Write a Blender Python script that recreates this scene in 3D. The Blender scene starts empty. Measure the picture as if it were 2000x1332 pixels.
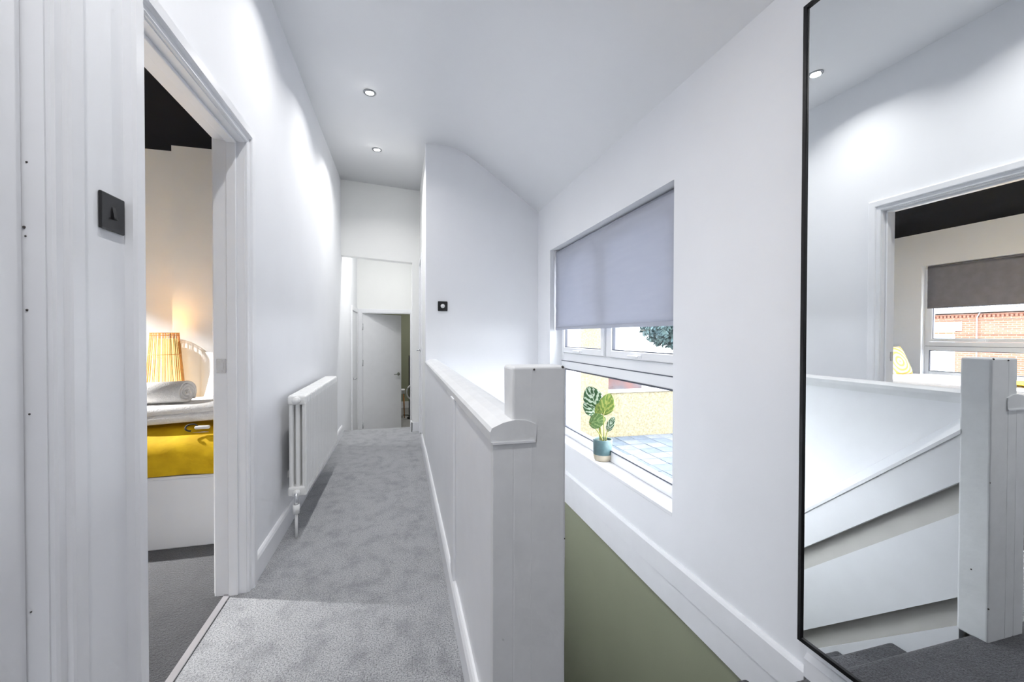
import bpy, bmesh, math, random
from mathutils import Vector, Matrix, noise
random.seed(7)
S = bpy.context.scene
COL = S.collection

# ------------------------------------------------------------------ camera
CAM_H = 1.1477
YAW, PITCH, ROLL = math.radians(14.877), math.radians(0.659), math.radians(0.119)
cd = bpy.data.cameras.new('camera'); cd.sensor_width = 36.0; cd.lens = 816.77 * 36.0 / 2000.0
cd.clip_start = 0.02; cd.clip_end = 300
cam = bpy.data.objects.new('camera', cd); COL.objects.link(cam)
_f0 = Vector((math.sin(YAW), math.cos(YAW), 0)); _r0 = Vector((math.cos(YAW), -math.sin(YAW), 0)); _u = Vector((0, 0, 1))
_f = _f0 * math.cos(PITCH) - _u * math.sin(PITCH); _up = _u * math.cos(PITCH) + _f0 * math.sin(PITCH)
_r = _r0 * math.cos(ROLL) - _up * -math.sin(ROLL)
_u2 = _r.cross(_f)
M3 = Matrix((_r, _u2, -_f)).transposed()
cam.matrix_world = Matrix.Translation((0, 0, CAM_H)) @ M3.to_4x4()
S.camera = cam
# ------------------------------------------------------------------ world and exposure
SKY_STRENGTH = 5.4
DOWNLIGHT_W = 2.4
wd = bpy.data.worlds.new('overcast_sky'); S.world = wd; wd.use_nodes = True
wd.node_tree.nodes['Background'].inputs[0].default_value = (0.94, 0.955, 1.0, 1)
wd.node_tree.nodes['Background'].inputs[1].default_value = SKY_STRENGTH
S.view_settings.view_transform = 'Standard'; S.view_settings.look = 'None'
S.view_settings.exposure = 1.34; S.view_settings.gamma = 1.0; S.view_settings.use_curve_mapping = False
S.cycles.max_bounces = 8; S.cycles.diffuse_bounces = 6; S.cycles.glossy_bounces = 4
S.cycles.transmission_bounces = 8; S.cycles.transparent_max_bounces = 8
S.cycles.use_adaptive_sampling = True; S.cycles.adaptive_threshold = 0.05; S.cycles.adaptive_min_samples = 24
S.cycles.sample_clamp_indirect = 4.0; S.cycles.caustics_reflective = False; S.cycles.caustics_refractive = False

# ------------------------------------------------------------------ materials
def srgb(r, g, b):
    c = lambda v: (v / 255 / 12.92) if v / 255 <= 0.04045 else ((v / 255 + 0.055) / 1.055) ** 2.4
    return (c(r), c(g), c(b), 1)

def mat(name, col, rough=0.6, metal=0.0, var=0.0, vscale=6.0, bump=0.0, bscale=80.0, col2=None, spec=0.5, emit=None, estr=0.0, trans=0.0):
    m = bpy.data.materials.new(name); m.use_nodes = True
    nt = m.node_tree; b = nt.nodes['Principled BSDF']
    b.inputs['Roughness'].default_value = rough; b.inputs['Metallic'].default_value = metal
    b.inputs['Specular IOR Level'].default_value = spec
    b.inputs['Base Color'].default_value = col
    tc = nt.nodes.new('ShaderNodeTexCoord')
    if var > 0 or col2:
        n = nt.nodes.new('ShaderNodeTexNoise'); n.inputs['Scale'].default_value = vscale; n.inputs['Detail'].default_value = 4
        nt.links.new(tc.outputs['Object'], n.inputs['Vector'])
        mx = nt.nodes.new('ShaderNodeMix'); mx.data_type = 'RGBA'
        c2 = col2 or (col[0] * (1 - var), col[1] * (1 - var), col[2] * (1 - var), 1)
        mx.inputs[6].default_value = col; mx.inputs[7].default_value = c2
        rp = nt.nodes.new('ShaderNodeMapRange'); rp.inputs[1].default_value = 0.35; rp.inputs[2].default_value = 0.65
        nt.links.new(n.outputs['Fac'], rp.inputs[0]); nt.links.new(rp.outputs[0], mx.inputs[0])
        nt.links.new(mx.outputs[2], b.inputs['Base Color'])
    if bump > 0:
        n2 = nt.nodes.new('ShaderNodeTexNoise'); n2.inputs['Scale'].default_value = bscale; n2.inputs['Detail'].default_value = 3
        nt.links.new(tc.outputs['Object'], n2.inputs['Vector'])
        bp = nt.nodes.new('ShaderNodeBump'); bp.inputs['Strength'].default_value = bump; bp.inputs['Distance'].default_value = 0.01
        nt.links.new(n2.outputs['Fac'], bp.inputs['Height']); nt.links.new(bp.outputs['Normal'], b.inputs['Normal'])
    if emit:
        b.inputs['Emission Color'].default_value = emit; b.inputs['Emission Strength'].default_value = estr
    if trans:
        b.inputs['Transmission Weight'].default_value = trans
    return m

def carpet_mat(name, c1, c2, c3):
    m = bpy.data.materials.new(name); m.use_nodes = True; nt = m.node_tree; b = nt.nodes['Principled BSDF']
    b.inputs['Roughness'].default_value = 0.95; b.inputs['Specular IOR Level'].default_value = 0.1
    b.inputs['Sheen Weight'].default_value = 0.25; b.inputs['Sheen Roughness'].default_value = 0.6
    tc = nt.nodes.new('ShaderNodeTexCoord')
    mp = nt.nodes.new('ShaderNodeMapping'); mp.inputs['Scale'].default_value = (1.25, 1.0, 1.0); nt.links.new(tc.outputs['Object'], mp.inputs['Vector'])
    def nz(scale, detail, v, rough=0.5):
        n = nt.nodes.new('ShaderNodeTexNoise'); n.inputs['Scale'].default_value = scale; n.inputs['Detail'].default_value = detail
        n.inputs['Roughness'].default_value = rough
        nt.links.new(v, n.inputs['Vector']); return n.outputs['Fac']
    patch = nz(9.0, 6, mp.outputs[0], 0.7); fib = nz(190, 3, tc.outputs['Object'], 0.65); fib2 = nz(90, 2, tc.outputs['Object'])
    r1 = nt.nodes.new('ShaderNodeMapRange'); r1.inputs[1].default_value = 0.34; r1.inputs[2].default_value = 0.54; nt.links.new(patch, r1.inputs[0])
    m1 = nt.nodes.new('ShaderNodeMix'); m1.data_type = 'RGBA'; m1.inputs[6].default_value = c2; m1.inputs[7].default_value = c1
    nt.links.new(r1.outputs[0], m1.inputs[0])
    r2 = nt.nodes.new('ShaderNodeMapRange'); r2.inputs[1].default_value = 0.34; r2.inputs[2].default_value = 0.58; nt.links.new(fib, r2.inputs[0])
    m2 = nt.nodes.new('ShaderNodeMix'); m2.data_type = 'RGBA'; m2.inputs[6].default_value = c3
    nt.links.new(r2.outputs[0], m2.inputs[0]); nt.links.new(m1.outputs[2], m2.inputs[7])
    nt.links.new(m2.outputs[2], b.inputs['Base Color'])
    bp = nt.nodes.new('ShaderNodeBump'); bp.inputs['Strength'].default_value = 0.7; bp.inputs['Distance'].default_value = 0.006
    ad = nt.nodes.new('ShaderNodeMath'); ad.operation = 'ADD'; nt.links.new(fib, ad.inputs[0]); nt.links.new(fib2, ad.inputs[1])
    nt.links.new(ad.outputs[0], bp.inputs['Height']); nt.links.new(bp.outputs['Normal'], b.inputs['Normal'])
    return m

WHITE = (0.838, 0.850, 0.878, 1)
M = {}
M['wall'] = mat('wall_paint_white', WHITE, 0.75, var=0.02, vscale=2.5, bump=0.04, bscale=30, spec=0.25)
M['wall_cream'] = mat('wall_paint_soft_white', (0.85, 0.857, 0.845, 1), 0.75, var=0.02, vscale=2.5, bump=0.04, bscale=30, spec=0.25)
M['ceil'] = mat('ceiling_paint', (0.835, 0.845, 0.865, 1), 0.85, var=0.015, vscale=2, bump=0.03, bscale=25, spec=0.2)
M['trim'] = mat('trim_gloss_white', (0.835, 0.845, 0.872, 1), 0.32, var=0.025, vscale=9, bump=0.05, bscale=25)
M['post'] = mat('brushed_gloss_paint', (0.80, 0.812, 0.825, 1), 0.35, var=0.06, vscale=14, bump=0.14, bscale=22)
M['backing'] = mat('taupe_board', srgb(196, 194, 190), 0.5, var=0.05, vscale=8, bump=0.03)  # even warm grey, darker than the white boards in front
M['strip'] = mat('brushed_aluminium_strip', srgb(176, 174, 178), 0.4, metal=0.3, var=0.1)
M['chip'] = mat('chipped_paint', srgb(70, 66, 64), 0.8, var=0.2, vscale=60)
M['olive'] = mat('olive_wall_paint', srgb(150, 154, 131), 0.55, var=0.05, vscale=2.0, bump=0.04, bscale=30)
M['carpet'] = carpet_mat('grey_carpet', srgb(184, 186, 189), srgb(152, 154, 158), srgb(102, 104, 108))
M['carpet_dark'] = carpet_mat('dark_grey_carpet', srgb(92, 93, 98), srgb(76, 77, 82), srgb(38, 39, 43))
M['carpet_bed'] = carpet_mat('shade_darkened_bedroom_carpet', srgb(72, 73, 77), srgb(60, 61, 65), srgb(30, 31, 34))  # grey carpet again, bedroom shade put into a darker colour
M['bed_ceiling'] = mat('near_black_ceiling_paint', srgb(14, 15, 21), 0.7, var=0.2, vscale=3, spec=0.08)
M['black'] = mat('matt_black_plastic', srgb(28, 28, 30), 0.35, var=0.1, vscale=40)
M['frame_black'] = mat('black_metal_frame', srgb(14, 14, 17), 0.35, metal=0.3, var=0.1)
M['mirror'] = mat('mirror_silver', (0.93, 0.95, 0.95, 1), 0.0, metal=1.0)
M['chrome'] = mat('brushed_chrome', (0.72, 0.73, 0.75, 1), 0.22, metal=1.0, var=0.05, vscale=50)
M['chrome_dark'] = mat('satin_nickel_ring', (0.35, 0.36, 0.38, 1), 0.3, metal=0.9, var=0.05)
M['upvc'] = mat('white_upvc', (0.82, 0.83, 0.85, 1), 0.28, var=0.01, vscale=5)
M['gasket'] = mat('grey_rubber_gasket', srgb(80, 84, 96), 0.6, var=0.1)
M['radiator'] = mat('radiator_enamel', (0.84, 0.845, 0.84, 1), 0.25, var=0.01, vscale=8)
M['lamp_disc'] = mat('led_lens', (1, 1, 1, 1), 0.4, emit=(1, 0.98, 0.95, 1), estr=9.0)
M['cotton'] = mat('white_cotton', (0.82, 0.82, 0.83, 1), 0.9, var=0.03, vscale=12, bump=0.2, bscale=60, spec=0.1)
M['towel'] = mat('white_terry_towel', (0.84, 0.83, 0.82, 1), 0.95, var=0.06, vscale=50, bump=0.6, bscale=160, spec=0.05)
M['towel_grey'] = mat('grey_terry_towel', srgb(120, 116, 122), 0.95, var=0.5, vscale=40, bump=0.6, bscale=160, spec=0.05)
M['yellow'] = mat('mustard_velvet', srgb(232, 192, 30), 0.7, col2=srgb(206, 164, 22), vscale=7, bump=0.3, bscale=14, spec=0.2)
M['bedbase'] = mat('white_bed_panel', (0.78, 0.79, 0.81, 1), 0.5, var=0.02)
M['rattan'] = mat('rattan_cane', srgb(206, 150, 84), 0.6, var=0.25, vscale=30)
M['shade_in'] = mat('glowing_paper_diffuser', srgb(255, 236, 170), 0.8, emit=(1.0, 0.76, 0.30, 1), estr=0.5)
M['pot_blue'] = mat('blue_green_glaze', srgb(84, 112, 116), 0.4, var=0.15, vscale=30, bump=0.1, bscale=60)
M['pot_cream'] = mat('cream_clay', srgb(196, 186, 166), 0.6, var=0.06, vscale=30)
M['soil'] = mat('soil_grey_moss', srgb(112, 118, 112), 0.95, var=0.3, vscale=60, bump=0.5)
M['stem'] = mat('leaf_stem_green', srgb(172, 172, 96), 0.5, var=0.15, vscale=40)
M['render_cream'] = mat('cream_pebbledash', srgb(136, 130, 108), 0.9, col2=srgb(108, 101, 82), vscale=16, bump=0.5, bscale=40, spec=0.1)
M['stone_grey'] = mat('grey_render_pier', srgb(170, 170, 176), 0.9, var=0.25, vscale=14, bump=0.4, spec=0.1)
M['coping'] = mat('white_coping', srgb(190, 190, 190), 0.8, var=0.08)
M['slab'] = mat('pale_blue_grey_slab', srgb(74, 84, 96), 0.85, var=0.25, vscale=5, bump=0.2)
M['slab2'] = mat('pale_grey_slab', srgb(90, 96, 104), 0.85, var=0.25, vscale=5, bump=0.2)
M['ground'] = mat('gravel_ground', srgb(88, 90, 86), 0.95, var=0.2, vscale=3)
M['foliage'] = mat('blue_green_foliage', srgb(92, 118, 118), 0.7, col2=srgb(60, 84, 92), vscale=3)
M['bark'] = mat('tree_bark', srgb(110, 100, 92), 0.9, var=0.3, vscale=20)
M['red_shed'] = mat('weathered_red_roof', srgb(120, 88, 86), 0.85, col2=srgb(92, 92, 100), vscale=1.2)
M['roof_tile'] = mat('grey_roof_tile', srgb(140, 142, 150), 0.8, var=0.2, vscale=6)
M['wood'] = mat('honey_wood', srgb(176, 120, 66), 0.5, var=0.2, vscale=20)
M['greyfloor'] = mat('grey_floor_boards', srgb(140, 140, 138), 0.6, var=0.1)
M['panel_grey'] = mat('grey_panel', srgb(150, 150, 155), 0.5, var=0.05)
M['blind_grey'] = mat('charcoal_blind_fabric', srgb(128, 126, 132), 0.85, var=0.12, vscale=9, bump=0.1)
M['glassdark'] = mat('window_glass_far', srgb(190, 198, 205), 0.1, var=0.1)

def glass_mat():
    m = bpy.data.materials.new('clear_window_glass'); m.use_nodes = True; nt = m.node_tree
    for n in list(nt.nodes):
        if n.type == 'BSDF_PRINCIPLED': nt.nodes.remove(n)
    o = nt.nodes['Material Output']; t = nt.nodes.new('ShaderNodeBsdfTransparent'); t.inputs[0].default_value = (0.96, 0.97, 0.97, 1)
    g = nt.nodes.new('ShaderNodeBsdfGlossy'); g.inputs['Roughness'].default_value = 0.02
    mx = nt.nodes.new('ShaderNodeMixShader'); mx.inputs[0].default_value = 0.04
    nt.links.new(t.outputs[0], mx.inputs[1]); nt.links.new(g.outputs[0], mx.inputs[2])
    nt.links.new(mx.outputs[0], o.inputs[0]); return m
M['glass'] = glass_mat()

def blind_mat():
    m = bpy.data.materials.new('pale_grey_blind_fabric'); m.use_nodes = True; nt = m.node_tree
    b = nt.nodes['Principled BSDF']; o = nt.nodes['Material Output']
    b.inputs['Roughness'].default_value = 0.9; b.inputs['Specular IOR Level'].default_value = 0.1
    tc = nt.nodes.new('ShaderNodeTexCoord'); mp = nt.nodes.new('ShaderNodeMapping'); mp.inputs['Scale'].default_value = (1, 2.0, 14.0)
    nt.links.new(tc.outputs['Object'], mp.inputs[0]); n = nt.nodes.new('ShaderNodeTexNoise'); n.inputs['Scale'].default_value = 2.2; n.inputs['Detail'].default_value = 4
    nt.links.new(mp.outputs[0], n.inputs[0])
    mx = nt.nodes.new('ShaderNodeMix'); mx.data_type = 'RGBA'; mx.inputs[6].default_value = srgb(196, 199, 210); mx.inputs[7].default_value = srgb(186, 190, 203)
    nt.links.new(n.outputs[0], mx.inputs[0]); nt.links.new(mx.outputs[2], b.inputs['Base Color'])
    tr = nt.nodes.new('ShaderNodeBsdfTranslucent'); nt.links.new(mx.outputs[2], tr.inputs[0])
    ms = nt.nodes.new('ShaderNodeMixShader'); ms.inputs[0].default_value = 0.22
    nt.links.new(b.outputs[0], ms.inputs[1]); nt.links.new(tr.outputs[0], ms.inputs[2]); nt.links.new(ms.outputs[0], o.inputs[0])
    return m
M['blind'] = blind_mat()

def brick_mat():
    m = bpy.data.materials.new('orange_red_brickwork'); m.use_nodes = True; nt = m.node_tree; b = nt.nodes['Principled BSDF']
    b.inputs['Roughness'].default_value = 0.9
    tc = nt.nodes.new('ShaderNodeTexCoord'); sp = nt.nodes.new('ShaderNodeSeparateXYZ'); cb = nt.nodes.new('ShaderNodeCombineXYZ')
    nt.links.new(tc.outputs['Object'], sp.inputs[0]); nt.links.new(sp.outputs[1], cb.inputs[0]); nt.links.new(sp.outputs[2], cb.inputs[1])
    br = nt.nodes.new('ShaderNodeTexBrick'); br.inputs['Scale'].default_value = 1.0; br.inputs['Brick Width'].default_value = 0.225; br.inputs['Row Height'].default_value = 0.075
    br.inputs['Mortar Size'].default_value = 0.008; br.inputs['Color1'].default_value = srgb(146, 96, 76); br.inputs['Color2'].default_value = srgb(126, 82, 64); br.inputs['Mortar'].default_value = srgb(150, 134, 124)
    nt.links.new(cb.outputs[0], br.inputs['Vector']); nt.links.new(br.outputs[0], b.inputs['Base Color']); return m
M['brick'] = brick_mat()

def stripe_mat():   # yellow and blush striped cushion
    m = bpy.data.materials.new('yellow_blush_stripes'); m.use_nodes = True; nt = m.node_tree; b = nt.nodes['Principled BSDF']; b.inputs['Roughness'].default_value = 0.9
    tc = nt.nodes.new('ShaderNodeTexCoord'); w = nt.nodes.new('ShaderNodeTexWave'); w.wave_type = 'RINGS'; w.rings_direction = 'Y'; w.inputs['Scale'].default_value = 5.2
    w.inputs['Distortion'].default_value = 0.6
    nt.links.new(tc.outputs['Object'], w.inputs[0]); r = nt.nodes.new('ShaderNodeValToRGB'); r.color_ramp.interpolation = 'CONSTANT'
    r.color_ramp.elements[0].color = srgb(160, 146, 66); r.color_ramp.elements[1].color = srgb(182, 160, 152); r.color_ramp.elements[1].position = 0.5
    nt.links.new(w.outputs[1], r.inputs[0]); nt.links.new(r.outputs[0], b.inputs['Base Color']); return m
M['stripes'] = stripe_mat()

def leaf_mat(name, green, pale, amount):
    m = bpy.data.materials.new(name); m.use_nodes = True; nt = m.node_tree; b = nt.nodes['Principled BSDF']; b.inputs['Roughness'].default_value = 0.4
    uv = nt.nodes.new('ShaderNodeUVMap'); uv.uv_map = 'UVMap'; sp = nt.nodes.new('ShaderNodeSeparateXYZ'); nt.links.new(uv.outputs[0], sp.inputs[0])
    def mth(op, a, bb):
        n = nt.nodes.new('ShaderNodeMath'); n.operation = op
        for i, v in enumerate((a, bb)):
            if v is None: continue
            if isinstance(v, (int, float)): n.inputs[i].default_value = v
            else: nt.links.new(v, n.inputs[i])
        return n.outputs[0]
    au = mth('ABSOLUTE', sp.outputs[0], None)
    ph = mth('SUBTRACT', mth('MULTIPLY', sp.outputs[1], 21.0), mth('MULTIPLY', au, 11.0))
    nz = nt.nodes.new('ShaderNodeTexNoise'); nz.inputs['Scale'].default_value = 5; nt.links.new(uv.outputs[0], nz.inputs[0])
    ph2 = mth('ADD', ph, mth('MULTIPLY', nz.outputs[0], 8.0))
    s = mth('SINE', ph2, None)
    rp = nt.nodes.new('ShaderNodeMapRange'); rp.inputs[1].default_value = amount; rp.inputs[2].default_value = amount + 0.35; nt.links.new(s, rp.inputs[0])
    mid = mth('LESS_THAN', au, 0.035)
    fac = mth('MAXIMUM', rp.outputs[0], mid)
    mx = nt.nodes.new('ShaderNodeMix'); mx.data_type = 'RGBA'; mx.inputs[6].default_value = green; mx.inputs[7].default_value = pale
    nt.links.new(fac, mx.inputs[0]); nt.links.new(mx.outputs[2], b.inputs['Base Color'])
    b.inputs['Subsurface Weight'].default_value = 0.0
    return m
M['leaf_var'] = leaf_mat('variegated_leaf', srgb(48, 84, 50), srgb(178, 192, 174), 0.15)
M['leaf_lime'] = leaf_mat('lime_leaf', srgb(94, 120, 50), srgb(142, 150, 78), 0.2)
M['leaf_mid'] = leaf_mat('mid_green_leaf', srgb(92, 126, 68), srgb(140, 166, 106), 0.55)

# ------------------------------------------------------------------ helpers
def props(o, label=None, cat=None, group=None, kind=None):
    if label: o['label'] = label
    if cat: o['category'] = cat
    if group: o['group'] = group
    if kind: o['kind'] = kind
    return o

def empty(name, loc, label, cat, group=None, kind=None):
    o = bpy.data.objects.new(name, None); o.empty_display_size = 0.05; o.location = loc; COL.objects.link(o)
    return props(o, label, cat, group, kind)

def wloc(o):
    v = Vector(o.location)
    while o.parent: o = o.parent; v += Vector(o.location)
    return v

def make(name, bm, m, parent=None, smooth=False, origin=None):
    """links a bmesh given in world coordinates as one object"""
    bmesh.ops.recalc_face_normals(bm, faces=bm.faces[:])
    if origin is None:
        cs = [v.co for v in bm.verts]
        lo = Vector([min(c[i] for c in cs) for i in range(3)]); hi = Vector([max(c[i] for c in cs) for i in range(3)])
        origin = Vector(((lo.x + hi.x) / 2, (lo.y + hi.y) / 2, lo.z))
    origin = Vector(origin)
    bmesh.ops.translate(bm, verts=bm.verts[:], vec=-origin)
    me = bpy.data.meshes.new(name); bm.to_mesh(me); bm.free()
    me.materials.append(M[m] if isinstance(m, str) else m)
    if smooth:
        for f in me.polygons: f.use_smooth = True
    o = bpy.data.objects.new(name, me); COL.objects.link(o)
    o.location = origin
    if parent:
        o.parent = parent; o.location = origin - wloc(parent)
    return o

def add_box(bm, x0, x1, y0, y1, z0, z1, bevel=0.0, seg=2):
    r = bmesh.ops.create_cube(bm, size=1.0)
    vs = r['verts']
    bmesh.ops.scale(bm, verts=vs, vec=(abs(x1 - x0), abs(y1 - y0), abs(z1 - z0)))
    bmesh.ops.translate(bm, verts=vs, vec=((x0 + x1) / 2, (y0 + y1) / 2, (z0 + z1) / 2))
    if bevel > 0:
        es = list({e for v in vs for e in v.link_edges})
        bmesh.ops.bevel(bm, geom=es, offset=bevel, segments=seg, affect='EDGES', profile=0.5)

def box(name, x0, x1, y0, y1, z0, z1, m, parent=None, bevel=0.0, seg=2, smooth=False):
    bm = bmesh.new(); add_box(bm, x0, x1, y0, y1, z0, z1, bevel, seg)
    return make(name, bm, m, parent, smooth)

def boxes(name, lst, m, parent=None, bevel=0.0):
    bm = bmesh.new()
    for b in lst: add_box(bm, *b, bevel)
    return make(name, bm, m, parent)

def add_prism(bm, prof, a, b, axis):
    """extrude a closed 2D profile along axis: axis 'y': prof=(x,z); 'x': prof=(y,z); 'z': prof=(x,y)"""
    def P(u, v, t):
        return {'y': (u, t, v), 'x': (t, u, v), 'z': (u, v, t)}[axis]
    A = [bm.verts.new(P(u, v, a)) for u, v in prof]; B = [bm.verts.new(P(u, v, b)) for u, v in prof]
    n = len(prof)
    for i in range(n): bm.faces.new((A[i], A[(i + 1) % n], B[(i + 1) % n], B[i]))
    bm.faces.new(A[::-1]); bm.faces.new(B)

def prism(name, prof, a, b, axis, m, parent=None, smooth=False):
    bm = bmesh.new(); add_prism(bm, prof, a, b, axis); return make(name, bm, m, parent, smooth)

def add_cyl(bm, p0, p1, r0, r1=None, n=12, cap=True):
    p0, p1 = Vector(p0), Vector(p1); r1 = r0 if r1 is None else r1
    d = (p1 - p0).normalized(); a = Vector((0, 0, 1)) if abs(d.z) < 0.9 else Vector((1, 0, 0))
    u = d.cross(a).normalized(); w = d.cross(u)
    A, B = [], []
    for i in range(n):
        t = 2 * math.pi * i / n; q = u * math.cos(t) + w * math.sin(t)
        A.append(bm.verts.new(p0 + q * r0)); B.append(bm.verts.new(p1 + q * r1))
    for i in range(n): bm.faces.new((A[i], A[(i + 1) % n], B[(i + 1) % n], B[i]))
    if cap: bm.faces.new(A[::-1]); bm.faces.new(B)

def add_tube(bm, pts, r, n=8):
    """tube along a polyline, r number or list"""
    rs = r if isinstance(r, (list, tuple)) else [r] * len(pts)
    pts = [Vector(p) for p in pts]; rings = []
    for i, p in enumerate(pts):
        d = (pts[min(i + 1, len(pts) - 1)] - pts[max(i - 1, 0)]).normalized()
        a = Vector((0, 0, 1)) if abs(d.z) < 0.9 else Vector((1, 0, 0))
        u = d.cross(a).normalized(); w = d.cross(u)
        rings.append([bm.verts.new(p + (u * math.cos(2 * math.pi * k / n) + w * math.sin(2 * math.pi * k / n)) * rs[i]) for k in range(n)])
    for A, B in zip(rings, rings[1:]):
        for k in range(n): bm.faces.new((A[k], A[(k + 1) % n], B[(k + 1) % n], B[k]))
    bm.faces.new(rings[0][::-1]); bm.faces.new(rings[-1])

def add_lathe(bm, prof, c, n=32):
    """prof list of (r,z), revolve around z through c=(x,y)"""
    rings = []
    for r, z in prof:
        if r < 1e-6: rings.append([bm.verts.new((c[0], c[1], z))])
        else: rings.append([bm.verts.new((c[0] + r * math.cos(2 * math.pi * k / n), c[1] + r * math.sin(2 * math.pi * k / n), z)) for k in range(n)])
    for A, B in zip(rings, rings[1:]):
        for k in range(n):
            a = [A[k % len(A)], A[(k + 1) % len(A)], B[(k + 1) % len(B)], B[k % len(B)]]
            a = list(dict.fromkeys(a))
            if len(a) > 2: bm.faces.new(a)

def soft(name, x0, x1, y0, y1, z0, z1, m, parent=None, bevel=0.04, amp=0.008, fr=4.0, cuts=10, puff=0.0, rot=0.0):
    """rounded, slightly lumpy soft body"""
    bm = bmesh.new()
    bmesh.ops.create_cube(bm, size=2.0); bmesh.ops.subdivide_edges(bm, edges=bm.edges[:], cuts=cuts, use_grid_fill=True)
    h = Vector(((x1 - x0) / 2, (y1 - y0) / 2, (z1 - z0) / 2)); c = Vector(((x0 + x1) / 2, (y0 + y1) / 2, (z0 + z1) / 2))
    for v in bm.verts:
        q = Vector((v.co.x * h.x, v.co.y * h.y, v.co.z * h.z))
        inner = Vector([max(-hh + bevel, min(hh - bevel, qq)) if hh > bevel else 0 for qq, hh in zip(q, h)])
        d = q - inner
        if d.length > bevel and d.length > 1e-6: q = inner + d.normalized() * bevel
        if puff:
            k = max(0, 1 - (v.co.x ** 2)) * max(0, 1 - (v.co.y ** 2)); q.z += puff * (k ** 0.5) * (1 if v.co.z > 0 else -0.3)
        w = q + c; q = q + Vector((0, 0, 1)) * amp * noise.noise(w * fr) + Vector((1, 1, 0)) * amp * 0.4 * noise.noise(w * fr + Vector((5, 3, 1)))
        if rot: q = Matrix.Rotation(rot, 3, 'Y') @ q
        v.co = q + c
    return make(name, bm, m, parent, True)

# ================================================================== SETTING
XL, XP, W, WM = -0.667, 0.2205, 1.296, 1.237
YF, YB = 3.887, 5.16          # thermostat wall, lintel wall
ZL = 0.035                    # landing carpet level
def st(o, label, cat): return props(o, label, cat, kind='structure')

# floors
st(boxes('floor', [(XL - 0.06, XP + 0.05, 1.0, 5.42, -0.2, 0.0)], 'carpet'), 'grey carpet running along the hallway between radiator and balustrade', 'carpet floor')
bm = bmesh.new(); add_box(bm, XL, W, -1.2, 1.068, -0.17, ZL, 0.022, 4)
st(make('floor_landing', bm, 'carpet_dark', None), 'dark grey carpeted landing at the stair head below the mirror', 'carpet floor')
st(box('floor_bedroom', -5.8, XL - 0.085, 0.2, 5.6, -0.2, 0.0, 'carpet_bed'), 'bedroom carpet beyond the left doorway, coloured darker for shade', 'carpet floor')
st(box('trim_threshold', XL - 0.088, XL - 0.062, 1.30, 2.13, 0.0, 0.005, 'strip', bevel=0.002), 'pale strip across the bedroom doorway floor', 'threshold strip')
# step down at the end of the hallway
t = st(boxes('floor_lobby', [(XL - 0.1, 0.4, 5.42, 7.0, -0.6, -0.45), (XL, 0.21, 5.42, 5.66, -0.45, -0.22)], 'greyfloor'), 'lower lobby floor beyond the end of the hallway carpet', 'floor')

# left wall: openings door_1 (y .255-1.019) and bedroom door (1.335-2.096)
XB = XL - 0.115
O1a, O1b, O2a, O2b, ZH = 0.255, 1.019, 1.335, 2.096, 2.0
T = 0.02
st(boxes('wall_left', [(XB, XL, -1.2, O1a - T, 0, 3.1), (XB, XL, O1b + T, O2a - T, 0, 3.1), (XB, XL, O2b + T, 7.0, -0.6, 3.1),
                       (XB, XL, O1a - T, O1b + T, ZH + T, 3.1), (XB, XL, O2a - T, O2b + T, ZH + T, 3.1)], 'wall'),
   'long white hallway wall with the radiator and bedroom doorway', 'wall')

def architrave(parent, ya, yb, zh, x, sgn, m='trim', z0=0.0):
    """moulded door casing around opening ya..yb on wall face x; sgn +1: projects to +x"""
    prof = [(0.004, 0), (0.004, 0.008), (0.009, 0.012), (0.026, 0.012), (0.029, 0.020), (0.034, 0.023), (0.066, 0.024), (0.074, 0.018), (0.076, 0.0)]
    for side in (-1, 1):
        y = ya if side < 0 else yb
        pts = [(x + sgn * d, y + side * w) for w, d in prof]
        bm = bmesh.new(); add_prism(bm, pts, z0, zh + 0.0, 'z')
        # mitre: stretch the top by the offset from the opening
        for v in bm.verts:
            if v.co.z > zh - 1e-4: v.co.z = zh + abs(v.co.y - y)
        make('architrave_leg', bm, m, parent)
    pts = [(x + sgn * d, zh + w) for w, d in prof]
    bm = bmesh.new(); add_prism(bm, pts, ya, yb, 'y')
    for v in bm.verts:
        w = v.co.z - zh
        v.co.y = (ya - w) if v.co.y < (ya + yb) / 2 else (yb + w)
    make('architrave_head', bm, m, parent)

def lining(parent, ya, yb, zh, x0, x1, stop=None, z0=0.0):
    box('door_lining', x0, x1, ya - T, ya, z0, zh + T, 'trim', parent)
    box('door_lining', x0, x1, yb, yb + T, z0, zh + T, 'trim', parent)
    box('door_lining', x0, x1, ya, yb, zh, zh + T, 'trim', parent)
    if stop:
        a, b = stop
        box('door_stop', a, b, ya, ya + 0.013, z0, zh, 'trim', parent, 0.003)
        box('door_stop', a, b, yb - 0.013, yb, z0, zh, 'trim', parent, 0.003)
        box('door_stop', a, b, ya + 0.013, yb - 0.013, zh - 0.013, zh, 'trim', parent, 0.003)

def lever(parent, base, dirn, out):
    """lever handle: round rose at base, spindle along out, bar along dirn"""
    base, dirn, out = Vector(base), Vector(dirn), Vector(out)
    bm = bmesh.new(); add_cyl(bm, base, base + out * 0.008, 0.026, n=20)
    add_cyl(bm, base, base + out * 0.05, 0.009, n=12)
    add_tube(bm, [base + out * 0.045, base + out * 0.05 + dirn * 0.05, base + out * 0.046 + dirn * 0.115], [0.009, 0.0085, 0.007], 10)
    return make('door_handle', bm, 'chrome', parent, True)

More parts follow.
